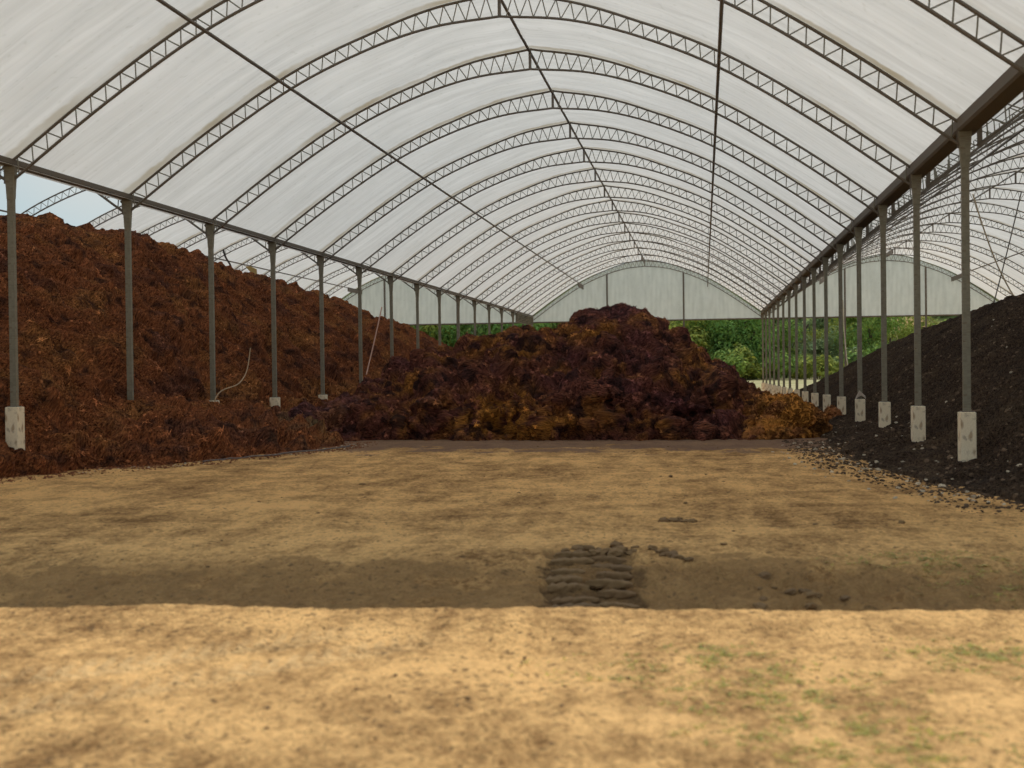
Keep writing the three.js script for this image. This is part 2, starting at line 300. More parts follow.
for (const [bay, cx] of Object.entries(BAYS)) {
  const r = structure('ceiling_' + bay, `milky translucent plastic sheet roof ${bayName[bay]}`, 'roof sheet');
  for (let i = FIRST; i < LAST; i++) {
    const bare = bay === 'left' && i < 6, k = (i + 9) % 3;
    const m = mesh('sheet_panel', bare ? halfSheets[(i + 8) % 2] : fullSheets[k], SHEETS[(i + 10 + (bay === 'right' ? 1 : 0)) % 3], r);
    m.position.set(cx, 0, zOf(i));
  }
}
// gable curtains at both ends, hung from the last arches to just under the gutters
function gable(name, z, yLow, label) {
  const r = structure(name, label, 'curtain');
  for (const cx of Object.values(BAYS)) for (let k = 0; k < 3; k++) {
    const a = -HALF - 0.1 + (2 * HALF + 0.2) * k / 3, b = -HALF - 0.1 + (2 * HALF + 0.2) * (k + 1) / 3, n = 22, m = 6, pos = [], uv = [], idx = [];
    for (let i = 0; i <= n; i++) for (let j = 0; j <= m; j++) {
      const d = lerp(a, b, i / n), yt = Math.max(yLow + 0.05, chordPoint(clamp(d, -HALF, HALF), true).y + 0.03), y = lerp(yLow, yt, j / m);
      pos.push(cx + d, y, z + 0.02 * n2(d * 2.3 + cx, y * 0.4)); uv.push((d + HALF) / 14, (y - 4.4) / 4);
    }
    for (let i = 0; i < n; i++) for (let j = 0; j < m; j++) { const q = i * (m + 1) + j, w = q + m + 1; idx.push(q, w, q + 1, w, w + 1, q + 1); }
    const g = new THREE.BufferGeometry(); g.setAttribute('position', new THREE.Float32BufferAttribute(pos, 3)); g.setAttribute('uv', new THREE.Float32BufferAttribute(uv, 2)); g.setIndex(idx); g.computeVertexNormals();
    mesh('curtain_panel', g, M.curtain, r);
  }
  mesh('bottom_rail', bar(V(BAYS.left - HALF, yLow, z), V(BAYS.right + HALF, yLow, z), 0.045, 8), M.dark, r);
}
gable('wall_back', ZEND - 0.06, EYE + 2.935, 'pale grey plastic curtain closing the arches at the far end above the shrubs');
gable('wall_front', ZFRONT + 0.06, YG + 0.13, 'plastic curtain closing the front arches above the entrance');
// slim posts of the end frame
{
  const spots = [];
  for (const [bay, cx] of Object.entries(BAYS)) for (const s of [-1, 1]) spots.push([cx + s * HALF / 3, yBottom(HALF / 3), bay, s]);
  for (const [x, y, bay, s] of spots) {
    const t = thing('end_frame_post', `slim dark post under the end curtain ${bayName[bay]}, ${s < 0 ? 'nearer the red-brown heap' : 'nearer the black soil'}`, 'post', [x, -0.1, ZEND], 'posts of the end frame');
    mesh('shaft', box(0.1, y + 0.1, 0.1, 0, (y + 0.1) / 2, 0), M.dark, t); mesh('base_plate', box(0.24, 0.03, 0.24, 0, 0.13, 0), M.dark, t);
  }
}
// ------------------------------------------------------------------ posts on concrete pedestals
const columnShape = (() => {   // lipped channel section
  const s = new THREE.Shape(); [[-0.05, -0.038], [0.05, -0.038], [0.05, 0.038], [0.018, 0.038], [0.018, 0.03], [0.043, 0.03], [0.043, -0.03], [-0.043, -0.03], [-0.043, 0.03], [-0.018, 0.03], [-0.018, 0.038], [-0.05, 0.038]].forEach(([a, b], k) => (k ? s.lineTo(a, b) : s.moveTo(a, b)));
  return s;
})();
const columnGeometry = (h) => { const g = new THREE.ExtrudeGeometry(columnShape, { depth: h, bevelEnabled: false }); g.rotateX(-Math.PI / 2); return g; };
function headBracket() {
  const s = new THREE.Shape(); [[-0.05, -0.5], [0.05, -0.5], [0.058, -0.35], [0.082, -0.06], [0.085, 0], [-0.085, 0], [-0.082, -0.06], [-0.058, -0.35]].forEach(([a, b], k) => (k ? s.lineTo(a, b) : s.moveTo(a, b)));
  const g = new THREE.ExtrudeGeometry(s, { depth: 0.084, bevelEnabled: true, bevelSize: 0.004, bevelThickness: 0.004, bevelSegments: 1 }); g.translate(0, 0, -0.042);
  return g;
}
const bracketGeo = headBracket(), pedGeo = new RoundedBoxGeometry(0.215, 1.5, 0.215, 2, 0.015), plateGeo = box(0.16, 0.014, 0.14, 0, 0.007, 0);
const colGeos = new Map();
function post(x, i, top, side, cut) {
  const from = LAST - i + 1, z = zOf(i);
  const t = thing('steel_post', `steel post on pedestal beside the ${side}, ${from === 1 ? 'at' : ORD[from] + ' from'} the end curtain`, 'post', [x, 0, z], `posts beside the ${side}`);
  const under = YG - (side.startsWith('black') ? 0.095 : 0.06), h = Math.round((under - top) * 1000) / 1000;
  if (!colGeos.has(h)) colGeos.set(h, columnGeometry(h));
  mesh('column', colGeos.get(h), M.post, t).position.y = top;
  mesh('head_bracket', bracketGeo, M.post, t).position.y = under;
  mesh('base_plate', plateGeo, M.chord, t).position.y = top;
  const p = mesh('pedestal', pedGeo, M.concrete, t); p.position.y = top - 0.75; p.rotation.y = Math.PI / 2 * ((i + 20) % 4);
  p.userData.label = 'rust-stained concrete pedestal';
  return t;
}
for (let i = FIRST; i <= LAST; i++) {
  post(XL, i, table([[-2, 1.06], [0, 1.06], [2, 0.95], [4, 0.9], [15, 0.75]], i), 'red-brown heap');
  post(XR, i, table([[-2, 0.95], [0, 0.88], [4, 0.72], [7, 0.63], [15, 0.55]], i), 'black soil heap');
}

// ------------------------------------------------------------------ heaps
const billow = (x, y, z) => Math.abs(n3(x, y, z));
function heapMesh(us, ws, at, disp, tint) {
  // at(u, w, out) -> base point; disp(p) -> metres along the normal; tint(p, c)
  const nu = us.length, nw = ws.length, base = new Float32Array(nu * nw * 3), o = V(0, 0, 0), idx = [];
  for (let j = 0; j < nw; j++) for (let i = 0; i < nu; i++) { at(us[i], ws[j], o); base.set([o.x, o.y, o.z], (j * nu + i) * 3); }
  for (let j = 0; j < nw - 1; j++) for (let i = 0; i < nu - 1; i++) { const a = j * nu + i, b = a + 1, c = a + nu, d = c + 1; idx.push(a, c, b, b, c, d); }
  const g = new THREE.BufferGeometry();
  g.setAttribute('position', new THREE.BufferAttribute(base, 3)); g.setIndex(idx); g.computeVertexNormals();
  const uv = new Float32Array(nu * nw * 2); for (let j = 0; j < nw; j++) for (let i = 0; i < nu; i++) uv.set([us[i] + 0.4 * base[(j * nu + i) * 3 + 1], ws[j] + 0.8 * base[(j * nu + i) * 3 + 1]], (j * nu + i) * 2);
  g.setAttribute('uv', new THREE.BufferAttribute(uv, 2));
  const nrm = g.attributes.normal, col = new Float32Array(nu * nw * 3), p = V(0, 0, 0), c = [0, 0, 0];
  let up = 0; for (let k = 0; k < nrm.count; k += 97) up += nrm.getY(k);
  const flip = up < 0 ? -1 : 1;
  if (flip < 0) for (let k = 0; k < idx.length; k += 3) { const q = idx[k]; idx[k] = idx[k + 1]; idx[k + 1] = q; }
  for (let k = 0; k < nu * nw; k++) {
    p.set(base[k * 3], base[k * 3 + 1], base[k * 3 + 2]);
    const d = disp(p, k);
    p.x += flip * nrm.getX(k) * d; p.y += flip * nrm.getY(k) * d; p.z += flip * nrm.getZ(k) * d;
    base.set([p.x, p.y, p.z], k * 3);
    tint(p, c, d); col.set(c, k * 3);
  }
  g.setIndex(idx); g.setAttribute('color', new THREE.BufferAttribute(col, 3)); g.computeVertexNormals();
  return g;
}
const steps = (parts) => { const a = [parts[0][0]]; for (const [from, to, step] of parts) { const n = Math.max(1, Math.round(Math.abs(to - from) / step)); for (let i = 1; i <= n; i++) a.push(from + (to - from) * i / n); } return a; };
const strandGeo = (seed, count, len, width) => {
  const r = rng(seed), parts = [];
  for (let k = 0; k < count; k++) {
    const a = r() * 6.2832, el = 0.1 + r() * 0.9, dir = V(Math.cos(a) * Math.cos(el), Math.sin(el), Math.sin(a) * Math.cos(el)), l = len * (0.5 + r()), w = width * (0.6 + 0.8 * r()), side = V(-Math.sin(a), 0.3 * (r() - 0.5), Math.cos(a)).normalize().multiplyScalar(w / 2), st = V((r() - 0.5) * len * 0.6, 0, (r() - 0.5) * len * 0.6);
    const pos = [], idx = [];
    for (let s = 0; s <= 3; s++) { const t = s / 3, c = st.clone().addScaledVector(dir, l * t); c.y -= 0.5 * l * t * t; const q = 1 - 0.5 * t; pos.push(c.x - side.x * q, c.y - side.y * q, c.z - side.z * q, c.x + side.x * q, c.y + side.y * q, c.z + side.z * q); if (s) { const b = s * 2; idx.push(b - 2, b - 1, b, b - 1, b + 1, b); } }
    const g = new THREE.BufferGeometry(); g.setAttribute('position', new THREE.Float32BufferAttribute(pos, 3)); g.setIndex(idx); g.computeVertexNormals(); parts.push(g);
  }
  return mergeGeometries(parts);
};
function clodGeometry(seed, flat = 0.7) {
  const g = mergeVertices(new THREE.IcosahedronGeometry(1, 1).deleteAttribute('uv').deleteAttribute('normal')), p = g.attributes.position, r = rng(seed);
  for (let k = 0; k < p.count; k++) { const s = 0.7 + 0.55 * r(); p.setXYZ(k, p.getX(k) * s, p.getY(k) * s * flat, p.getZ(k) * s); }
  const f = g.toNonIndexed(); f.computeVertexNormals(); return f;
}
// scatter copies over a heap's surface, coloured like the spot they lie on
function scatter(name, geo, mat, parent, surface, count, seed, size, accept, jitter = 0.35) {
  const r = rng(seed), pos = surface.attributes.position, nrm = surface.attributes.normal, col = surface.attributes.color, mtx = [], cols = [], q = new THREE.Quaternion(), q2 = new THREE.Quaternion(), m = new THREE.Matrix4(), p = V(0, 0, 0), n = V(0, 0, 0);
  for (let k = 0, guard = 0; k < count && guard < count * 30; guard++) {
    const i = Math.floor(r() * pos.count); p.fromBufferAttribute(pos, i);
    if (!accept(p)) continue;
    n.fromBufferAttribute(nrm, i); n.x += (r() - 0.5) * 0.6; n.z += (r() - 0.5) * 0.6; n.normalize();
    q.setFromUnitVectors(V(0, 1, 0), n).multiply(q2.setFromAxisAngle(V(0, 1, 0), r() * 6.2832));
    const s = size[0] + (size[1] - size[0]) * r() * r();
    m.compose(p, q, V(s, s * (0.7 + 0.6 * r()), s)); mtx.push(m.clone());
    const f = 1 + (r() - 0.5) * 2 * jitter; cols.push(new THREE.Color(col.getX(i) * f, col.getY(i) * f, col.getZ(i) * f));
    k++;
  }
  const im = shade(new THREE.InstancedMesh(geo, mat, mtx.length)); im.name = name; im.userData.kind = 'stuff';
  mtx.forEach((x, k) => { im.setMatrixAt(k, x); im.setColorAt(k, cols[k]); });
  parent.add(im); return im;
}
// crumbs and fibres too small to model: their colours and their relief, repeated over the heaps
function crumbTexture(seed, fx, fy, relief) {
  return dataTexture(512, 512, (u, v, c) => {
    const wu = u + 0.012 * tile(u, v, 12, 12, seed + 3), a = tile(wu, v, fx, fy, seed), b = tile(u, v, fx * 2.1, fy * 2.1, seed + 7), d = tile(u, v, fx * 4.3, fy * 4.3, seed + 5);
    const k = 0.45 * a + 0.4 * b + 0.3 * d;
    if (relief) { c[0] = c[1] = c[2] = clamp(0.5 + 0.35 * (Math.abs(tile(u, v, fx, fy, seed + 11)) * 2 - 0.6) + 0.25 * b + 0.2 * d, 0, 1); return; }
    const t = clamp(0.62 + 0.95 * k, 0.06, 1.15) * 0.87; c[0] = t; c[1] = t * (0.96 + 0.06 * b); c[2] = t * (0.95 - 0.08 * b);
  }, !relief);
}
const crumbs = { map: crumbTexture(1, 26, 26), bump: crumbTexture(2, 26, 26, true) }, fibres = { map: crumbTexture(31, 22, 34), bump: crumbTexture(32, 22, 34, true) };
const earth = (roughness = 0.95, grain, size = 1.6) => {
  const m = new THREE.MeshPhysicalMaterial({ color: 0xffffff, vertexColors: true, roughness, specularIntensity: 0.2 });
  if (grain) { m.map = grain.map.clone(); m.bumpMap = grain.bump.clone(); for (const t of [m.map, m.bumpMap]) { t.repeat.set(1 / size, 1 / size); t.needsUpdate = true; } m.bumpScale = 0.06; }
  return m;
};
const plain = new THREE.MeshPhysicalMaterial({ color: 0xffffff, roughness: 0.95, specularIntensity: 0.2 });
// rounded clumps: a smooth dome round each of a jittered lattice of points, with sharp gaps between
function clumps(x, y, z, seed) {
  const ix = Math.floor(x), iy = Math.floor(y), iz = Math.floor(z); let best = -1;
  for (let a = -1; a <= 1; a++) for (let b = -1; b <= 1; b++) for (let c = -1; c <= 1; c++) {
    const px = ix + a, py = iy + b, pz = iz + c; let h = (Math.imul(px, 374761393) + Math.imul(py, 668265263) + Math.imul(pz, 2147483647 ^ 0x27d4eb2f) + seed * 1013) | 0;
    h = Math.imul(h ^ (h >>> 13), 1274126177); h ^= h >>> 16;
    const dx = px + (h & 255) / 255 - x, dy = py + ((h >>> 8) & 255) / 255 - y, dz = pz + ((h >>> 16) & 255) / 255 - z, v = 1 - (dx * dx + dy * dy + dz * dz) * 1.15 - 0.5 * ((h >>> 24) & 255) / 255;
    if (v > best) best = v;
  }
  return best;   // about -0.3 in the gaps to 1 on the domes
}
const mixTo = (c, t, r, g, b) => { c[0] = lerp(c[0], r, t); c[1] = lerp(c[1], g, t); c[2] = lerp(c[2], b, t); };

// red-brown composting heap along the left posts
const HP = [[-78, 0.3], [-60, 0.75], [-45, 0.9], [-38.2, 1.0], [-34.1, 0.42], [-30.1, 0.6], [-26.4, 0.74], [-22.2, 1.12], [-20, 0.85], [-18.1, 0.4], [-14, 0.15], [-8, 0.05]];
const HC = [[-80, 0.2], [-76, 1.0], [-71, 2.75], [-61, 3.8], [-54, 4.2], [-46, 4.65], [-40, 4.85], [-36, 5.05], [-31, 5.12], [-25, 4.9], [-18, 4.6], [-12, 3.2], [-7, 0.1]];
function leftHeapY(x, z) {
  const toe = table(TOE_LEFT, z), hp = table(HP, z), hc = Math.max(hp + 0.05, table(HC, z)), xc = -15.2;
  if (x > toe) return -0.12;
  if (x > -10.65) return lerp(0, hp, Math.pow(clamp((toe - x) / (toe + 10.65), 0, 1), 0.8));
  if (x > xc) { const t = (-10.65 - x) / (-10.65 - xc); return hp + (hc - hp) * (1 - Math.pow(1 - t, 1.28)); }
  if (x > -19) return hc + 0.3 * Math.sin((xc - x) / 3.8 * Math.PI * 0.6) * hc / 5;
  return Math.max(-0.1, lerp(hc + 0.28 * hc / 5, -0.1, (-19 - x) / 7));
}
{
  const t = thing('compost_heap', 'long red-brown heap of composting weed banked up along the left posts', 'heap');
  const g = heapMesh(steps([[-0.12, 0, 0.06], [0, 8, 0.05], [8, 18, 0.35]]), steps([[-8, -15, 0.25], [-15, -40, 0.05], [-40, -79, 0.12]]), (s, z, o) => {
    const x = table(TOE_LEFT, z) - s + (0.3 * n2(z * 0.6, s * 0.1) + 0.1 * n2(z * 2.3, 7)) * clamp(s, 0.55, 1) * 0.8; o.set(x, s < 0 ? -0.15 : leftHeapY(x, z) + (s < 0.1 ? -0.06 : 0), z);
  }, (p) => {
    const low = 1 + 1.1 * (1 - smoothstep(p.y, 0.3, 1.3)), e = smoothstep(p.y, -0.1, 0.15);
    const sl = n3(p.x * 0.35, p.y * 0.35, p.z * 0.5) * 0.18 + 0.2 * (billow(p.x * 0.45 + 6, p.y * 0.45, p.z * 1.3) - 0.35) + 0.16 * (billow(p.x * 0.9, p.y * 0.9, p.z * 2.6 + 0.5 * n3(p.x, p.y, p.z)) - 0.35);
    return e * (sl + low * (0.12 * (billow(p.x * 1.4, p.y * 1.4 + p.z * 0.5, p.z * 1.3) - 0.35) + 0.13 * (clumps(p.x * 2.2, p.y * 2.2, p.z * 2.6, 3) - 0.4)) + 0.1 * (clumps(p.x * 6.2, p.y * 6.2, p.z * 6.2, 5) - 0.4) + 0.02 * n3(p.x * 17, p.y * 17, p.z * 17));
  }, (p, c, d) => {
    const a = n3(p.x * 0.45, p.y * 0.8, p.z * 0.3), b = n3(p.x * 1.3 + 5, p.y * 1.6, p.z * 1.1), f = n3(p.x * 9, p.y * 9, p.z * 9) * 0.6 + n3(p.x * 21, p.y * 21, p.z * 21) * 0.5;
    c[0] = 0.43; c[1] = 0.155; c[2] = 0.066;
    mixTo(c, smoothstep(a + 0.4 * b, 0.05, 0.9) * 0.75, 0.58, 0.255, 0.09);
    mixTo(c, smoothstep(-a + 0.5 * b, 0.25, 0.9) * 0.8, 0.22, 0.09, 0.06);
    mixTo(c, smoothstep(b + 0.3 * f, 0.5, 0.95) * 0.6, 0.13, 0.062, 0.045);
    // grey-green mouldy crust low on the face between the third and fifth posts
    const crust = Math.exp(-Math.pow((p.z + 28.5) / 3.4, 2)) * Math.exp(-Math.pow((p.y - 0.32) / 0.24, 2)) * smoothstep(b + 0.6 * f, -0.15, 0.5);
    mixTo(c, smoothstep(n3(p.x * 1.9 + 40, p.y * 1.9, p.z * 1.5) * 0.7 + n3(p.x * 5, p.y * 5, p.z * 5 + 9) * 0.45, 0.3, 0.6) * 0.8, 0.075, 0.04, 0.032);  // dark patches painted in for the shade of cracks
    mixTo(c, crust * 0.85, 0.36, 0.31, 0.18);
    const k = 1 + 0.35 * f; c[0] *= k; c[1] *= k; c[2] *= k;
  });
  mesh('heap_body', g, earth(0.95, crumbs, 1.5), t);
  const vis = (p) => p.y > 0.02 && p.z > -60 && p.z < -14 && p.x > -17 && Math.abs(p.x - XL) > 0.0;
  scatter('loose_clods', clodGeometry(5), plain, t, g, 5000, 71, [0.012, 0.042], vis, 0.35);
  scatter('loose_strands', strandGeo(6, 9, 0.075, 0.012), plain, t, g, 4500, 72, [0.6, 1.4], vis, 0.5);
}

// dark soil heap along the right posts
const RC = [[-68, -0.1], [-64, 0.5], [-60, 1.5], [-54, 2.5], [-44, 2.95], [-37, 3.2], [-33, 3.3], [-25, 3.3], [-15, 3.0], [-9, 1.5], [-5, -0.1]];
const RP = [[-68, -0.1], [-60, 0.1], [-45, 0.22], [-34, 0.26], [-26, 0.28], [-22, 0.3], [-18, 0.24], [-14, 0.1], [-6, 0]];
{
  const t = thing('soil_heap', 'large smooth heap of black-brown finished soil behind the right posts', 'heap');
  const yAt = (x, z) => {
    const toe = table(TOE_RIGHT, z), hp = Math.max(0, table(RP, z)), hc = Math.max(0, table(RC, z));
    if (x < 3.75) return lerp(0, hp, clamp((x - toe) / (3.75 - toe), 0, 1));
    if (x < 8.4) { const k = (x - 3.75) / 4.65; return hp + (hc * 1.03 - hp) * (1 - Math.pow(1 - k, 1.18)); }
    if (x < 12) return hc * (1.03 + 0.1 * Math.sin((x - 8.4) / 3.6 * Math.PI * 0.5));
    return lerp(hc * 1.13, -0.1, clamp((x - 12) / 6, 0, 1));
  };
  const g = heapMesh(steps([[-0.12, 0, 0.06], [0, 7, 0.045], [7, 16, 0.4]]), steps([[-5, -12, 0.25], [-12, -36, 0.05], [-36, -68, 0.12]]), (s, z, o) => {
    const x = table(TOE_RIGHT, z) + s + 0.12 * n2(z * 0.7, s * 0.2); o.set(x, s < 0 ? -0.15 : yAt(x, z) - (s < 0.1 ? 0.05 : 0), z);
  }, (p) => smoothstep(p.y, -0.1, 0.15) * (0.08 * n3(p.x * 0.4, p.y * 0.5, p.z * 0.6) + 0.1 * (billow(p.x * 0.5, p.y * 0.5, p.z * 1.8) - 0.35) + 0.045 * (billow(p.x * 2.2, p.y * 2.2, p.z * 2.2) - 0.35) + 0.035 * (billow(p.x * 6, p.y * 6, p.z * 6) - 0.35) + 0.02 * (billow(p.x * 14, p.y * 14, p.z * 14) - 0.35)),
  (p, c) => {
    const a = n3(p.x * 0.5, p.y * 0.7, p.z * 0.5), f = n3(p.x * 9, p.y * 9, p.z * 9) * 0.6 + n3(p.x * 22, p.y * 22, p.z * 22) * 0.5;
    c[0] = 0.118; c[1] = 0.08; c[2] = 0.056;
    mixTo(c, smoothstep(a, -0.1, 0.9) * 0.7, 0.175, 0.122, 0.082);
    mixTo(c, smoothstep(-a + 0.3 * f, 0.3, 0.9) * 0.6, 0.07, 0.052, 0.042);
    const k = 1 + 0.4 * f; c[0] *= k; c[1] *= k; c[2] *= k;
  });
  mesh('heap_body', g, earth(0.95, crumbs, 1.3), t);
  scatter('loose_clods', clodGeometry(15), plain, t, g, 8000, 81, [0.012, 0.05], (p) => p.y > 0.02 && p.z > -50 && p.x < 10, 0.5);
}

// fresh weed heap in the middle of the floor
const CREST = [[-10.6, 0.2], [-9.82, 0.55], [-8.69, 1.1], [-7.8, 1.62], [-7.01, 2.05], [-5.9, 2.36], [-4.83, 2.5], [-3.9, 2.58], [-3.4, 2.74], [-2.85, 3.02], [-2.02, 3.12], [-1.11, 2.72], [-0.08, 1.9], [0.6, 1.38], [1.1, 0.98], [1.6, 0.66], [2.1, 0.33], [2.6, -0.1], [3.2, -0.2]];
const RISE = [[0, 0], [0.35, 0.2], [0.9, 0.36], [1.8, 0.5], [3.2, 0.7], [4.6, 0.9], [5.8, 1.0], [7.2, 0.97], [10, 0.7], [14, 0.1], [15, -0.1]];
const weedTint = (p, c) => {
  const a = n3(p.x * 0.55 + 3, p.y * 0.7, p.z * 0.5), b = n3(p.x * 1.5, p.y * 1.8 + 4, p.z * 1.5), f = n3(p.x * 7, p.y * 8, p.z * 7) * 0.6 + n3(p.x * 19, p.y * 19, p.z * 19) * 0.55;
  const at = (x, y, rx, ry) => Math.exp(-Math.pow((p.x - x) / rx, 2) - Math.pow((p.y - y) / ry, 2));
  c[0] = 0.24; c[1] = 0.085; c[2] = 0.062;
  mixTo(c, smoothstep(-a + 0.4 * b, 0, 0.8) * 0.85, 0.21, 0.075, 0.085);
  const front = at(-4.7, 0.5, 1.5, 0.5) * 1.3 + at(-2.6, 0.3, 2.0, 0.2) * 0.45 + at(-5.2, 2.2, 1.3, 0.45) * 0.7 + at(-3.2, 2.5, 0.8, 0.35) * 0.8 + at(-0.1, 1.7, 0.6, 0.6) * 0.8 + at(1.9, 0.5, 0.9, 0.7) * 1.3 + at(-7.6, 1.2, 0.7, 0.3) * 0.7;
  const orange = clamp(smoothstep(a + 0.5 * b, 0.3, 0.95) * 0.45 + front * smoothstep(b + 0.5 * f, -0.75, 0.35), 0, 1);
  mixTo(c, orange * 0.85, 0.66, 0.285, 0.05);
  mixTo(c, smoothstep(n3(p.x * 1.4 + 20, p.y * 1.8, p.z * 1.4) * 0.75 + n3(p.x * 4, p.y * 4.5, p.z * 4 + 3) * 0.45, 0.12, 0.5) * 0.85, 0.045, 0.022, 0.024);  // near-black patches standing in for shaded hollows, painted into the tint
  mixTo(c, smoothstep(n3(p.x * 0.8, p.y * 0.9 + 50, p.z * 0.8) * 0.6 + 0.5 * b, 0.2, 0.9) * 0.4, 0.27, 0.11, 0.05);
  const k = 1 + 0.45 * f; c[0] *= k; c[1] *= k; c[2] *= k;
};
const lump = (p) => 0.3 * (billow(p.x * 0.75 + 2, p.y * 1.1, p.z * 0.75) - 0.36) + 0.62 * (clumps(p.x * 1.15, p.y * 1.6, p.z * 1.15, 7) - 0.5) + 0.26 * (clumps(p.x * 2.9, p.y * 3.7, p.z * 2.9, 9) - 0.4) + 0.11 * (clumps(p.x * 7.5, p.y * 9, p.z * 7.5, 11) - 0.4) + 0.02 * n3(p.x * 15, p.y * 15, p.z * 15);
{
  const t = thing('weed_heap', 'tall shaggy heap of purple and orange-brown seaweed in the middle of the clay floor', 'heap');
  const g = heapMesh(steps([[-10.6, 3.0, 0.035]]), steps([[-0.1, 0, 0.05], [0, 1.5, 0.025], [1.5, 7.5, 0.04], [7.5, 15, 0.25]]), (x, s, o) => {
    const zf = -26.9 + 0.28 * n2(x * 0.9, 2) + 0.2 * n2(x * 2.6, 5) - 1.6 * smoothstep(x, 0.9, 2.6) - 0.9 * smoothstep(-x, 7.6, 10), k = clamp(Math.max(s, 0), 0, 15);
    // the crest table holds heights where x/z is that of the line of sight at z = -33
    const z = zf - k, h = Math.max(-0.15, table(CREST, x * (33 / (33 + 0 * k)))) * table(RISE, k);
    o.set(x, s < 0 ? -0.2 : h - (s < 0.05 ? 0.08 : 0), z);
    if (s > 0) o.z += -0.6 * Math.exp(-Math.pow((x - 0.35) / 0.8, 2)) * Math.exp(-Math.pow((o.y - 0.42) / 0.3, 2)) + 1.05 * Math.exp(-Math.pow((x - 0.35) / 0.75, 2)) * Math.exp(-Math.pow((o.y - 1.15) / 0.3, 2)) + 0.35 * Math.exp(-Math.pow((x + 2.4) / 0.9, 2)) * Math.exp(-Math.pow((o.y - 1.0) / 0.25, 2)) + 0.35 * Math.exp(-Math.pow((x + 5.8) / 0.7, 2)) * Math.exp(-Math.pow((o.y - 0.9) / 0.22, 2));
  }, (p) => smoothstep(p.y, -0.1, 0.25) * lump(p) * (1 - 0.5 * smoothstep(p.y, 1.9, 3)) * (1 - 0.35 * smoothstep(p.x, -0.6, 0.5) * smoothstep(-p.z, 29, 31)), weedTint);
  mesh('heap_body', g, earth(0.9, fibres, 1.4), t);
  scatter('loose_strands', strandGeo(8, 12, 0.075, 0.014), plain, t, g, 9000, 91, [0.6, 1.3], (p) => p.y > 0.03 && p.z > -35, 0.55);
}
function weedMound(name, label, x0, z0, rx, ry, rz, seed, strands, tone = [0.42, 0.19, 0.045]) {
  const t = thing(name, label, 'heap');
  const us = steps([[0, 6.2832, Math.min(0.06, 0.035 / rx)]]), ws = steps([[0, 1.62, Math.min(0.05, 0.035 / ry)]]);
  const g = heapMesh(us, ws, (a, b, o) => o.set(x0 + rx * Math.cos(a) * Math.cos(b * 0.97), ry * Math.sin(Math.min(b, 1.5708)) - 0.1, z0 + rz * Math.sin(a) * Math.cos(b * 0.97)),
    (p) => smoothstep(p.y, -0.1, 0.2) * lump({ x: p.x + seed, y: p.y, z: p.z }) * 0.75 * Math.min(1, ry * 1.4), (p, c) => { weedTint(p, c); mixTo(c, 0.5, ...tone); });
  mesh('heap_body', g, earth(0.9, fibres, 1.4), t);
  scatter('loose_strands', strandGeo(9 + seed, 12, 0.075, 0.014), plain, t, g, strands, 95 + seed, [0.6, 1.5], (p) => p.y > 0.03, 0.55);
}
weedMound('weed_mound', 'low orange-brown seaweed mound lying against the right foot of the tall heap', 1.72, -28.3, 1.0, 0.98, 1.1, 1, 2600);
weedMound('weed_mound', 'small seaweed lump on the floor in front of the orange-brown mound', 1.35, -27.2, 0.55, 0.5, 0.4, 2, 900);
weedMound('weed_mound', 'dark purple seaweed tail between the tall heap and the red-brown heap', -8.5, -28.6, 1.5, 0.85, 1.5, 3, 2600, [0.13, 0.062, 0.07]);
weedMound('weed_mound', 'orange seaweed clump caught between two concrete pedestals', 3.25, -33.2, 0.42, 0.55, 0.5, 4, 500);

// ------------------------------------------------------------------ shrubs, trees and the hillside beyond the end curtain
function leafCrown(seed, blobs, leaves, size) {
  const r = rng(seed), pos = new Float32Array(leaves * 12), idx = [], col = new Float32Array(leaves * 12), n = V(0, 0, 0), a = V(0, 0, 0), b = V(0, 0, 0), c = V(0, 0, 0);
  for (let k = 0; k < leaves; k++) {
    const [bx, by, bz, br] = blobs[Math.floor(r() * blobs.length)], th = r() * 6.2832, cz = 2 * r() - 1, sz = Math.sqrt(1 - cz * cz), rad = br * (0.62 + 0.42 * Math.pow(r(), 0.6)) * (1 + 0.25 * n3(bx + sz * Math.cos(th) * 2, by + cz * 2, bz + sz * Math.sin(th) * 2));
    n.set(sz * Math.cos(th), cz, sz * Math.sin(th)); c.set(bx, by, bz).addScaledVector(n, rad);
    n.x += (r() - 0.5) * 1.4; n.y += (r() - 0.2) * 1.2; n.z += (r() - 0.5) * 1.4; n.normalize();
    a.set(r() - 0.5, r() - 0.5, r() - 0.5).cross(n).normalize(); b.crossVectors(n, a);
    const l = size * (0.6 + 0.8 * r()), w = l * 0.5, droop = -0.25 * l, v = [c.clone().addScaledVector(a, -l / 2), c.clone().addScaledVector(b, w / 2), c.clone().addScaledVector(a, l / 2).add(V(0, droop, 0)), c.clone().addScaledVector(b, -w / 2)], t = 0.7 + 0.6 * r(), y = r() * 0.5;
    v.forEach((p, q) => { pos.set([p.x, p.y, p.z], k * 12 + q * 3); col.set([t * (0.8 + 0.5 * y), t, t * (0.9 - 0.5 * y)], k * 12 + q * 3); });
    idx.push(k * 4, k * 4 + 1, k * 4 + 2, k * 4, k * 4 + 2, k * 4 + 3);
  }
  const g = new THREE.BufferGeometry(); g.setAttribute('position', new THREE.BufferAttribute(pos, 3)); g.setAttribute('color', new THREE.BufferAttribute(col, 3)); g.setIndex(idx); g.computeVertexNormals();
  return g;
}
const leafMat = (r, g, b) => new THREE.MeshPhysicalMaterial({ color: new THREE.Color().setRGB(r, g, b), vertexColors: true, roughness: 0.9, transmission: 0.35, thickness: 0, ior: 1.3, specularIntensity: 0.4, side: THREE.DoubleSide });
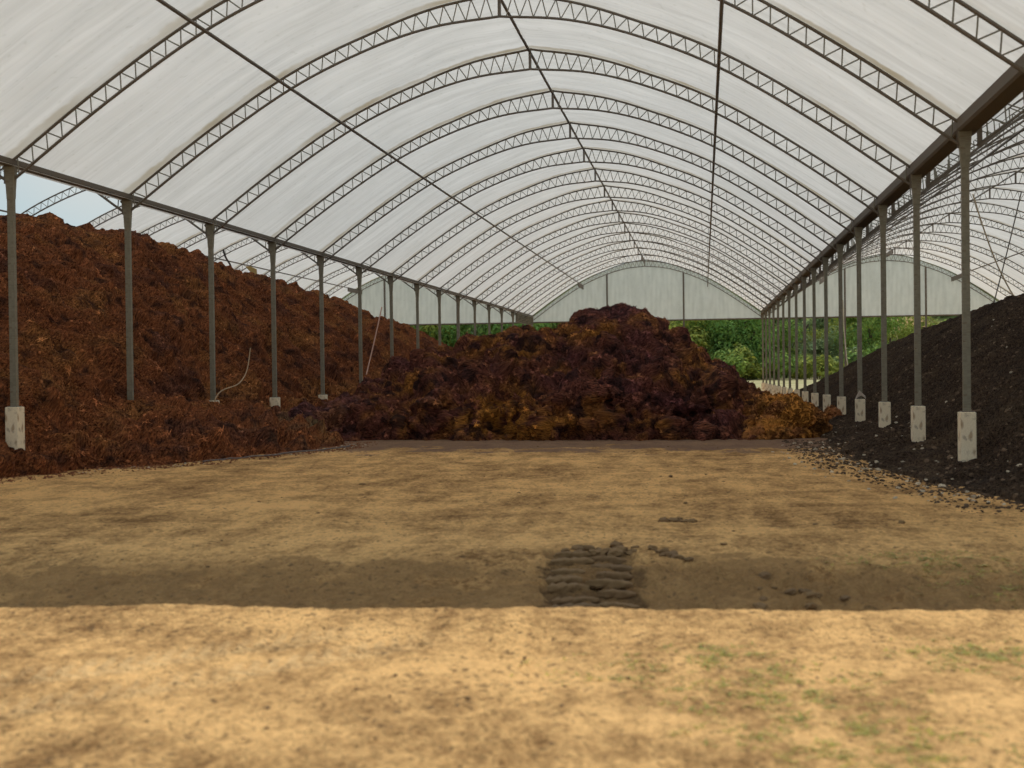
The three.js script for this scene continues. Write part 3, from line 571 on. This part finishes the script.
const LEAF = { deep: leafMat(0.2, 0.31, 0.1), mid: leafMat(0.24, 0.33, 0.1), yellow: leafMat(0.31, 0.33, 0.09), grey: leafMat(0.27, 0.32, 0.19) };
M.bark = new THREE.MeshStandardMaterial({ color: new THREE.Color().setRGB(0.11, 0.08, 0.055), roughness: 0.95 });
{
  const r = rng(404);
  const crowns = [0, 1, 2, 3].map((k) => { const q = rng(50 + k), bl = []; for (let i = 0; i < 13; i++) { const a = q() * 6.2832, d = Math.sqrt(q()) * 2.2; bl.push([Math.cos(a) * d, 2.2 + q() * 4.6 - d * 0.4, Math.sin(a) * d, 0.9 + q() * 0.8]); } return leafCrown(60 + k, bl, 5200, 0.34); });
  const bushes = [0, 1, 2].map((k) => { const q = rng(80 + k), bl = []; for (let i = 0; i < 7; i++) { const a = q() * 6.2832, d = Math.sqrt(q()) * 0.9; bl.push([Math.cos(a) * d, 0.45 + q() * 0.9, Math.sin(a) * d, 0.4 + q() * 0.3]); } return leafCrown(90 + k, bl, 1600, 0.24); });
  const trunk = mergeGeometries([tube([V(0, -0.3, 0), V(0.08, 1.6, 0.05), V(-0.05, 3.2, 0), V(0.1, 5, 0.1)], 0.14, 7, 12), tube([V(-0.02, 2.2, 0), V(0.7, 3.4, 0.3), V(1.3, 4.2, 0.5)], 0.07, 6, 8), tube([V(0, 2.7, 0), V(-0.7, 3.9, -0.2), V(-1.2, 4.8, -0.3)], 0.07, 6, 8)]);
  const stems = mergeGeometries([0, 1, 2, 3].map((k) => tube([V(0, -0.2, 0), V(Math.cos(k * 1.6) * 0.2, 0.5, Math.sin(k * 1.6) * 0.2), V(Math.cos(k * 1.6) * 0.5, 1.1, Math.sin(k * 1.6) * 0.5)], 0.025, 5, 6)));
  const names = { deep: ['dense deep green', 'deep green'], mid: ['leafy mid green', 'mid green'], yellow: ['leafy yellow-green', 'yellow-green'], grey: ['leafy grey-green', 'grey-green'] };
  function tree(x, z, s, tone, k, y = 0.4) {
    const t = thing('broadleaf_tree', `${names[tone][0]} broadleaf tree growing beyond the end curtain`, 'tree', [x, y, z], `${names[tone][1]} trees beyond the shed`);
    mesh('foliage', crowns[k % 4], LEAF[tone], t); mesh('trunk', trunk, M.bark, t); t.scale.setScalar(s); t.rotation.y = k * 1.9;
  }
  function bush(x, z, s, tone, k) {
    const t = thing('shrub', `${names[tone][0]} low shrub on the yard beyond the end curtain`, 'shrub', [x, 0.45, z], `${names[tone][1]} shrubs beyond the shed`);
    mesh('foliage', bushes[k % 3], LEAF[tone], t); mesh('stems', stems, M.bark, t); t.scale.set(s * 1.25, s, s * 1.25); t.rotation.y = k * 2.3;
  }
  const tones = ['deep', 'mid', 'yellow', 'mid', 'deep', 'grey'];
  for (let k = 0; k < 22; k++) { const x = -34 + k * 2.05 + (r() - 0.5) * 1.4; if (x < 8.5) tree(x, -103 - r() * 9, 0.85 + 0.4 * r(), tones[(k * 5 + 1) % 6], k); }
  tree(-1.6, -98, 0.86, 'yellow', 1); tree(-0.1, -101, 0.9, 'mid', 2); tree(3.3, -101, 0.95, 'deep', 3); tree(2.0, -99.5, 0.75, 'deep', 0);
  for (let k = 0; k < 14; k++) tree(7.2 + k * 1.7 + (r() - 0.5), -106 - r() * 16, 0.55 + 0.35 * r(), ['mid', 'yellow', 'grey', 'yellow'][k % 4], k + 2);
  for (let k = 0; k < 26; k++) { const x = -26 + k * 1.75 + (r() - 0.5); bush(x, -97 - r() * 5, 0.7 + 0.7 * r(), ['yellow', 'yellow', 'mid', 'grey'][(k * 3) % 4], k); }
  bush(1.9, -96.5, 1.2, 'mid', 1); bush(3.3, -97, 0.8, 'yellow', 2);
  // hillside: an earth slope with trees standing on it
  const g = new THREE.PlaneGeometry(320, 120, 160, 60).rotateX(-Math.PI / 2), p = g.attributes.position, col = new Float32Array(p.count * 3);
  const hillY = (x, z) => 0.2 + smoothstep(-z, 118, 215) * (19 + 3 * n2(x * 0.02, 1)) + 0.8 * n2(x * 0.05, z * 0.05);
  for (let k = 0; k < p.count; k++) {
    const x = p.getX(k), z = p.getZ(k) - 172; p.setXYZ(k, x, hillY(x, z) + 0.35 * n2(x * 0.3, z * 0.3), z);
    const c = [0.12, 0.17, 0.055], q = n2(x * 0.09, z * 0.12) * 0.7 + n2(x * 0.4, z * 0.4) * 0.5; mixTo(c, smoothstep(q, -0.3, 0.7), 0.22, 0.26, 0.09);
    mixTo(c, Math.exp(-Math.pow((x - 24.5) / 2.6, 2) - Math.pow((z + 152) / 6, 2)), 0.55, 0.3, 0.16); col.set(c, k * 3);
  }
  g.setAttribute('color', new THREE.BufferAttribute(col, 3)); g.computeVertexNormals();
  const h = shade(new THREE.Mesh(g, earth())); h.material.roughness = 1; h.name = 'hillside'; h.userData.kind = 'structure'; tag(h, 'green hillside with a patch of bare orange earth behind the trees', 'hill'); scene.add(h);
  for (let k = 0; k < 40; k++) { const x = -46 + (k % 20) * 5 + (r() - 0.5) * 4, z = -140 - Math.floor(k / 20) * 16 - r() * 10; if (Math.abs(x - 24) < 4 && z > -156) continue; tree(x, z, 0.6 + 0.4 * r(), ['grey', 'mid', 'grey', 'yellow', 'deep'][k % 5], k, hillY(x, z) - 0.5); }
}

// ------------------------------------------------------------------ loose things on the floor and the heaps
const find = (name) => scene.getObjectByName(name);
function surfacePoints(name, seed, accept, count) {
  const g = find(name).children[0].geometry, pos = g.attributes.position, r = rng(seed), out = [];
  for (let guard = 0; out.length < count && guard < 400000; guard++) { const i = Math.floor(r() * pos.count), p = V(pos.getX(i), pos.getY(i), pos.getZ(i)); if (accept(p, r)) out.push(p); }
  return out;
}
M.stone = [0.62, 0.5, 0.42].map((k) => new THREE.MeshStandardMaterial({ color: new THREE.Color().setRGB(k, k * 0.86, k * 0.66), roughness: 0.85 }));
M.mud = [[0.19, 0.11, 0.05], [0.17, 0.1, 0.047], [0.21, 0.125, 0.056]].map((c) => new THREE.MeshStandardMaterial({ color: new THREE.Color().setRGB(...c), roughness: 0.95 }));
const pebbles = [1, 2, 3, 4].map((k) => clodGeometry(200 + k, 0.6));
function lay(name, label, category, group, p, s, mats, r, geos = pebbles) {
  const m = shade(new THREE.Mesh(geos[Math.floor(r() * geos.length)], mats[Math.floor(r() * mats.length)])); m.name = numbered(name); tag(m, label, category, group);
  m.position.copy(p); m.position.y += s * 0.25; m.scale.set(s, s * (0.7 + 0.4 * r()), s * (0.7 + 0.5 * r())); m.rotation.set((r() - 0.5) * 0.5, r() * 6.28, (r() - 0.5) * 0.5); scene.add(m); return m;
}
{
  const r = rng(909);
  const onHeap = surfacePoints('soil_heap', 31, (p, q) => p.z > -28 && p.z < -13.5 && p.y > 0.0 && p.y < 0.25 + 0.25 * q() && q() < 0.9, 90);
  const high = surfacePoints('soil_heap', 37, (p) => p.z > -34 && p.z < -14 && p.y > 0.4 && p.y < 3.4 && p.x < 9, 60);
  for (const p of onHeap) lay('stone', 'small white stone along the foot of the black soil heap', 'stone', 'white stones at the foot of the soil heap', p, 0.016 + 0.03 * r() * r(), M.stone, r);
  for (const p of high) lay('stone', 'small pale stone lying up on the slope of the black soil heap', 'stone', 'pale stones on the soil slope', p, 0.016 + 0.022 * r(), M.stone, r);
  for (let k = 0; k < 120; k++) { const z = -14.2 - r() * 11.5, x = table(TOE_RIGHT, z) - 0.02 - Math.pow(r(), 2.2) * 1.1; lay('stone', 'small white stone along the foot of the black soil heap', 'stone', 'white stones at the foot of the soil heap', V(x, groundY(x, z), z), 0.014 + 0.034 * r() * r(), M.stone, r); }
  for (let k = 0; k < 80; k++) { const z = -18.4 - r() * 7.4, x = table(TOE_LEFT, z) + 0.06 + Math.pow(r(), 2) * 0.55; lay('stone', 'pale chip of rubble along the foot of the red-brown heap', 'stone', 'pale chips at the foot of the red-brown heap', V(x, groundY(x, z), z), 0.012 + 0.02 * r() * r(), M.stone, r); }
  const clods = [1, 2, 3].map((k) => clodGeometry(300 + k, 0.55));
  const mud = (x, z, s, where) => lay('mud_clod', 'dark clod of mud ' + where, 'clod', 'mud clods ' + where, V(x, groundY(x, z), z), s, M.mud, r, clods);
  const bars = [1, 2, 3, 4].map((k) => {
    const g = mergeVertices(new THREE.BoxGeometry(1, 1, 1, 14, 3, 4).deleteAttribute('uv').deleteAttribute('normal')), p = g.attributes.position;
    for (let q = 0; q < p.count; q++) { const x = p.getX(q), e = 1 - 0.55 * Math.pow(Math.abs(x * 2), 4), n = 0.28 * n3(x * 5 + k * 9, p.getY(q) * 2, p.getZ(q) * 2 + k), m = 0.22 * n3(x * 11, p.getY(q) * 3 + k * 5, p.getZ(q) * 3); p.setXYZ(q, x * (1 + 0.05 * m), p.getY(q) * e * (1 + n + m) * (1 - 0.5 * p.getZ(q) * p.getZ(q)), p.getZ(q) * e * (1 + n + m) + 0.25 * n3(x * 3, k * 7, 2)); }
    g.computeVertexNormals(); return g;
  });
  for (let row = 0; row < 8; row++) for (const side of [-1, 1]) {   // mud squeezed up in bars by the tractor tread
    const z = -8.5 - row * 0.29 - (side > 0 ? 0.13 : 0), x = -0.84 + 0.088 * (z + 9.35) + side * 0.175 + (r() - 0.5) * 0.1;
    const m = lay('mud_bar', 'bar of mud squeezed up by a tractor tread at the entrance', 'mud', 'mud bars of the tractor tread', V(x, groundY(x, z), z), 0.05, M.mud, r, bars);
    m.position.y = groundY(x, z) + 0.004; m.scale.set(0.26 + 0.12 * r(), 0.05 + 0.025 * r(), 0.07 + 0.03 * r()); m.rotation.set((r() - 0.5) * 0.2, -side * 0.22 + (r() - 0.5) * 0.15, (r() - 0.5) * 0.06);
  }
  for (let k = 0; k < 26; k++) mud(-1.2 + 0.62 * r(), -10.85 + 0.3 * r(), 0.025 + 0.05 * r(), 'piled at the inner end of the tractor tread');
  for (let k = 0; k < 16; k++) { const t = r(); mud(-0.52 + 0.35 * t + 0.06 * r(), -10.7 + 0.55 * t, 0.02 + 0.035 * r(), 'in the slanting row beside the tractor tread'); }
  for (let k = 0; k < 12; k++) mud(-0.42 + 0.36 * r(), -12.75 + 0.12 * r(), 0.02 + 0.035 * r(), 'in the small cluster behind the tractor tread');
  for (let k = 0; k < 14; k++) mud(0.35 + 0.7 * r(), -8.6 - 1.2 * r(), 0.02 + 0.03 * r(), 'in the swale near the grass');
  for (let k = 0; k < 45; k++) { const z = -9 - 16 * r(), x = -6 + 8 * r(); mud(x, z, 0.012 + 0.03 * r() * r(), 'lying alone on the shaded clay floor'); }
  for (let k = 0; k < 24; k++) { const z = -4.6 - 3 * r(), x = -2.6 + 3.8 * r(); mud(x, z, 0.008 + 0.014 * r() * r(), 'lying on the sunlit strip outside the shed'); }
}
// crumbs spilt on the floor along the feet of the two long heaps
for (const [owner, toe, dir, rgb, seed] of [['compost_heap', TOE_LEFT, 1, [0.2, 0.085, 0.045], 1201], ['soil_heap', TOE_RIGHT, -1, [0.1, 0.07, 0.05], 1202]]) {
  const r = rng(seed), n = 2200, im = shade(new THREE.InstancedMesh(clodGeometry(seed, 0.6), plain, n)), m = new THREE.Matrix4(), q = new THREE.Quaternion();
  for (let k = 0; k < n; k++) {
    const z = -13.5 - r() * 13, x = table(toe, z) + dir * (-0.1 + 0.9 * Math.pow(r(), 2.2)), s = 0.008 + 0.026 * r() * r(), f = 0.7 + 0.6 * r();
    im.setMatrixAt(k, m.compose(V(x, groundY(x, z) + s * 0.2, z), q.setFromAxisAngle(V(0, 1, 0), r() * 6.28), V(s, s, s))); im.setColorAt(k, new THREE.Color(rgb[0] * f, rgb[1] * f, rgb[2] * f));
  }
  im.name = 'spilt_crumbs'; im.userData.kind = 'stuff'; find(owner).add(im);
}
// sparse young grass at the entrance
{
  const r = rng(616), geo = strandGeo(44, 7, 0.06, 0.005), mats = [], cols = [], m = new THREE.Matrix4(), q = new THREE.Quaternion();
  const patches = [[0.35, -5.9, 0.7, 0.9, 1100], [0.05, -6.75, 0.45, 0.4, 300], [1.45, -6.9, 0.5, 0.5, 700], [0.75, -5.2, 0.6, 0.5, 420], [-0.5, -6.4, 0.5, 0.4, 160], [1.75, -10.3, 0.9, 0.5, 900], [2.0, -9.5, 0.6, 0.4, 300]];
  for (const [x0, z0, rx, rz, n] of patches) for (let k = 0; k < n; k++) {
    const a = r() * 6.2832, d = Math.sqrt(-Math.log(1 - r() * 0.95)) * 0.6, x = x0 + Math.cos(a) * d * rx, z = z0 + Math.sin(a) * d * rz;
    if (n2(x * 3.5, z * 3.5) + 0.5 * n2(x * 9, z * 9) < -0.05) continue;
    const s = 0.45 + 0.7 * r(); m.compose(V(x, groundY(x, z) - 0.004, z), q.setFromAxisAngle(V(0, 1, 0), r() * 6.28), V(s, s * 0.8, s)); mats.push(m.clone());
    const t = 0.75 + 0.5 * r(), y = r(); cols.push(new THREE.Color((0.31 + 0.16 * y) * t, (0.32 + 0.06 * y) * t, 0.05 * t));
  }
  const im = shade(new THREE.InstancedMesh(geo, new THREE.MeshPhysicalMaterial({ color: 0xffffff, roughness: 0.9, transmission: 0.3, thickness: 0, side: THREE.DoubleSide }), mats.length));
  mats.forEach((x, k) => { im.setMatrixAt(k, x); im.setColorAt(k, cols[k]); });
  im.name = 'grass'; im.userData.kind = 'stuff'; tag(im, 'sparse young green grass sprouting on the clay at the entrance', 'grass'); scene.add(im);
}
// canes, rods, ropes and a hose
const colour = (r, g, b, roughness = 0.8) => new THREE.MeshStandardMaterial({ color: new THREE.Color().setRGB(r, g, b), roughness });
function single(name, label, category, geo, mat, group) { const m = shade(new THREE.Mesh(geo, mat)); m.name = numbered(name); tag(m, label, category, group); scene.add(m); return m; }
single('cane', 'thin pale bent cane sticking out of the red-brown heap beside a post', 'cane', tube([V(-10.5, 0.6, -25.6), V(-10.54, 1.07, -26.1), V(-10.55, 1.33, -27.5), V(-10.55, 1.62, -27.96), V(-10.55, 2.13, -28.2)], 0.014, 6, 24), colour(0.42, 0.3, 0.19));
single('rod', 'thin pinkish rod leaning between two posts against the red-brown heap', 'rod', tube([V(-10.9, 0.95, -39.2), V(-10.9, 2.4, -40.6), V(-10.9, 3.74, -41.8)], 0.022, 6, 12), colour(0.5, 0.3, 0.24));
single('stick', 'dark crooked stick standing on the crest of the red-brown heap', 'stick', tube([V(-15.8, 4.6, -40.7), V(-15.8, 5.15, -40.5), V(-15.85, 5.45, -40.15), V(-15.8, 5.65, -39.85)], 0.035, 6, 12), colour(0.09, 0.07, 0.06));
single('dry_frond', 'dry yellow frond standing on the crest of the red-brown heap', 'frond', (() => { const s = new THREE.Shape(); s.moveTo(0, 0); s.lineTo(0.05, 0.3); s.lineTo(0.12, 0.55); s.lineTo(-0.05, 0.72); s.lineTo(-0.22, 0.8); s.lineTo(-0.1, 0.5); s.lineTo(-0.05, 0.2); const g = new THREE.ExtrudeGeometry(s, { depth: 0.02, bevelEnabled: true, bevelSize: 0.01, bevelThickness: 0.01, bevelSegments: 1 }); g.rotateZ(0.35); g.translate(-15.85, 4.72, -43.3); return g; })(), colour(0.42, 0.29, 0.1));
single('rope', 'thin rope hanging straight from the roof over the black soil heap', 'rope', tube([V(10.62, 7.3, -44.2), V(10.2, 5.6, -44.1), V(9.67, 3.6, -44)], 0.022, 5, 16), colour(0.12, 0.11, 0.1));
single('rope', 'slack tan rope drooping from the roof onto the black soil heap', 'rope', tube([V(9.1, 7.3, -44.4), V(9.4, 6.1, -44.2), V(9.81, 4.79, -44), V(10.25, 3.8, -43.8), V(10.5, 3.05, -42.5)], 0.026, 5, 24), colour(0.36, 0.29, 0.2));
single('rope', 'pale rope hanging from the end curtain beside the black soil heap', 'rope', tube([V(8.35, 5.5, -77.6), V(8.4, 3.6, -77.5), V(8.6, 1.2, -77.3), V(8.75, -0.1, -77)], 0.035, 5, 16), colour(0.5, 0.48, 0.4));
single('hose', 'grey hose lying along the foot of the red-brown heap', 'hose', (() => { const a = []; for (let k = 0; k <= 24; k++) { const z = -20.6 - k * 0.19, x = table(TOE_LEFT, z) + 0.28 + 0.06 * n2(z * 1.2, 3); a.push(V(x, groundY(x, z) + 0.018, z)); } return tube(a, 0.016, 7, 70); })(), colour(0.14, 0.115, 0.11, 0.8));
{
  const p = V(XR, table([[-2, 0.95], [0, 0.88], [4, 0.72], [7, 0.63], [15, 0.55]], 3), zOf(3)), s = new THREE.Shape(); s.moveTo(-0.11, 0); s.lineTo(-0.02, 0.18); s.lineTo(0.1, 0.06); s.lineTo(0.12, 0.0); s.lineTo(0.02, 0.08);
  const g = new THREE.ExtrudeGeometry(s, { depth: 0.04, bevelEnabled: true, bevelSize: 0.008, bevelThickness: 0.008, bevelSegments: 1 }); g.translate(p.x, p.y + 0.01, p.z + 0.05);
  single('sack_scrap', 'folded scrap of pale sacking on top of a pedestal by the black soil heap', 'scrap', g, colour(0.5, 0.42, 0.36, 0.95));
}

renderer.render(scene, camera);
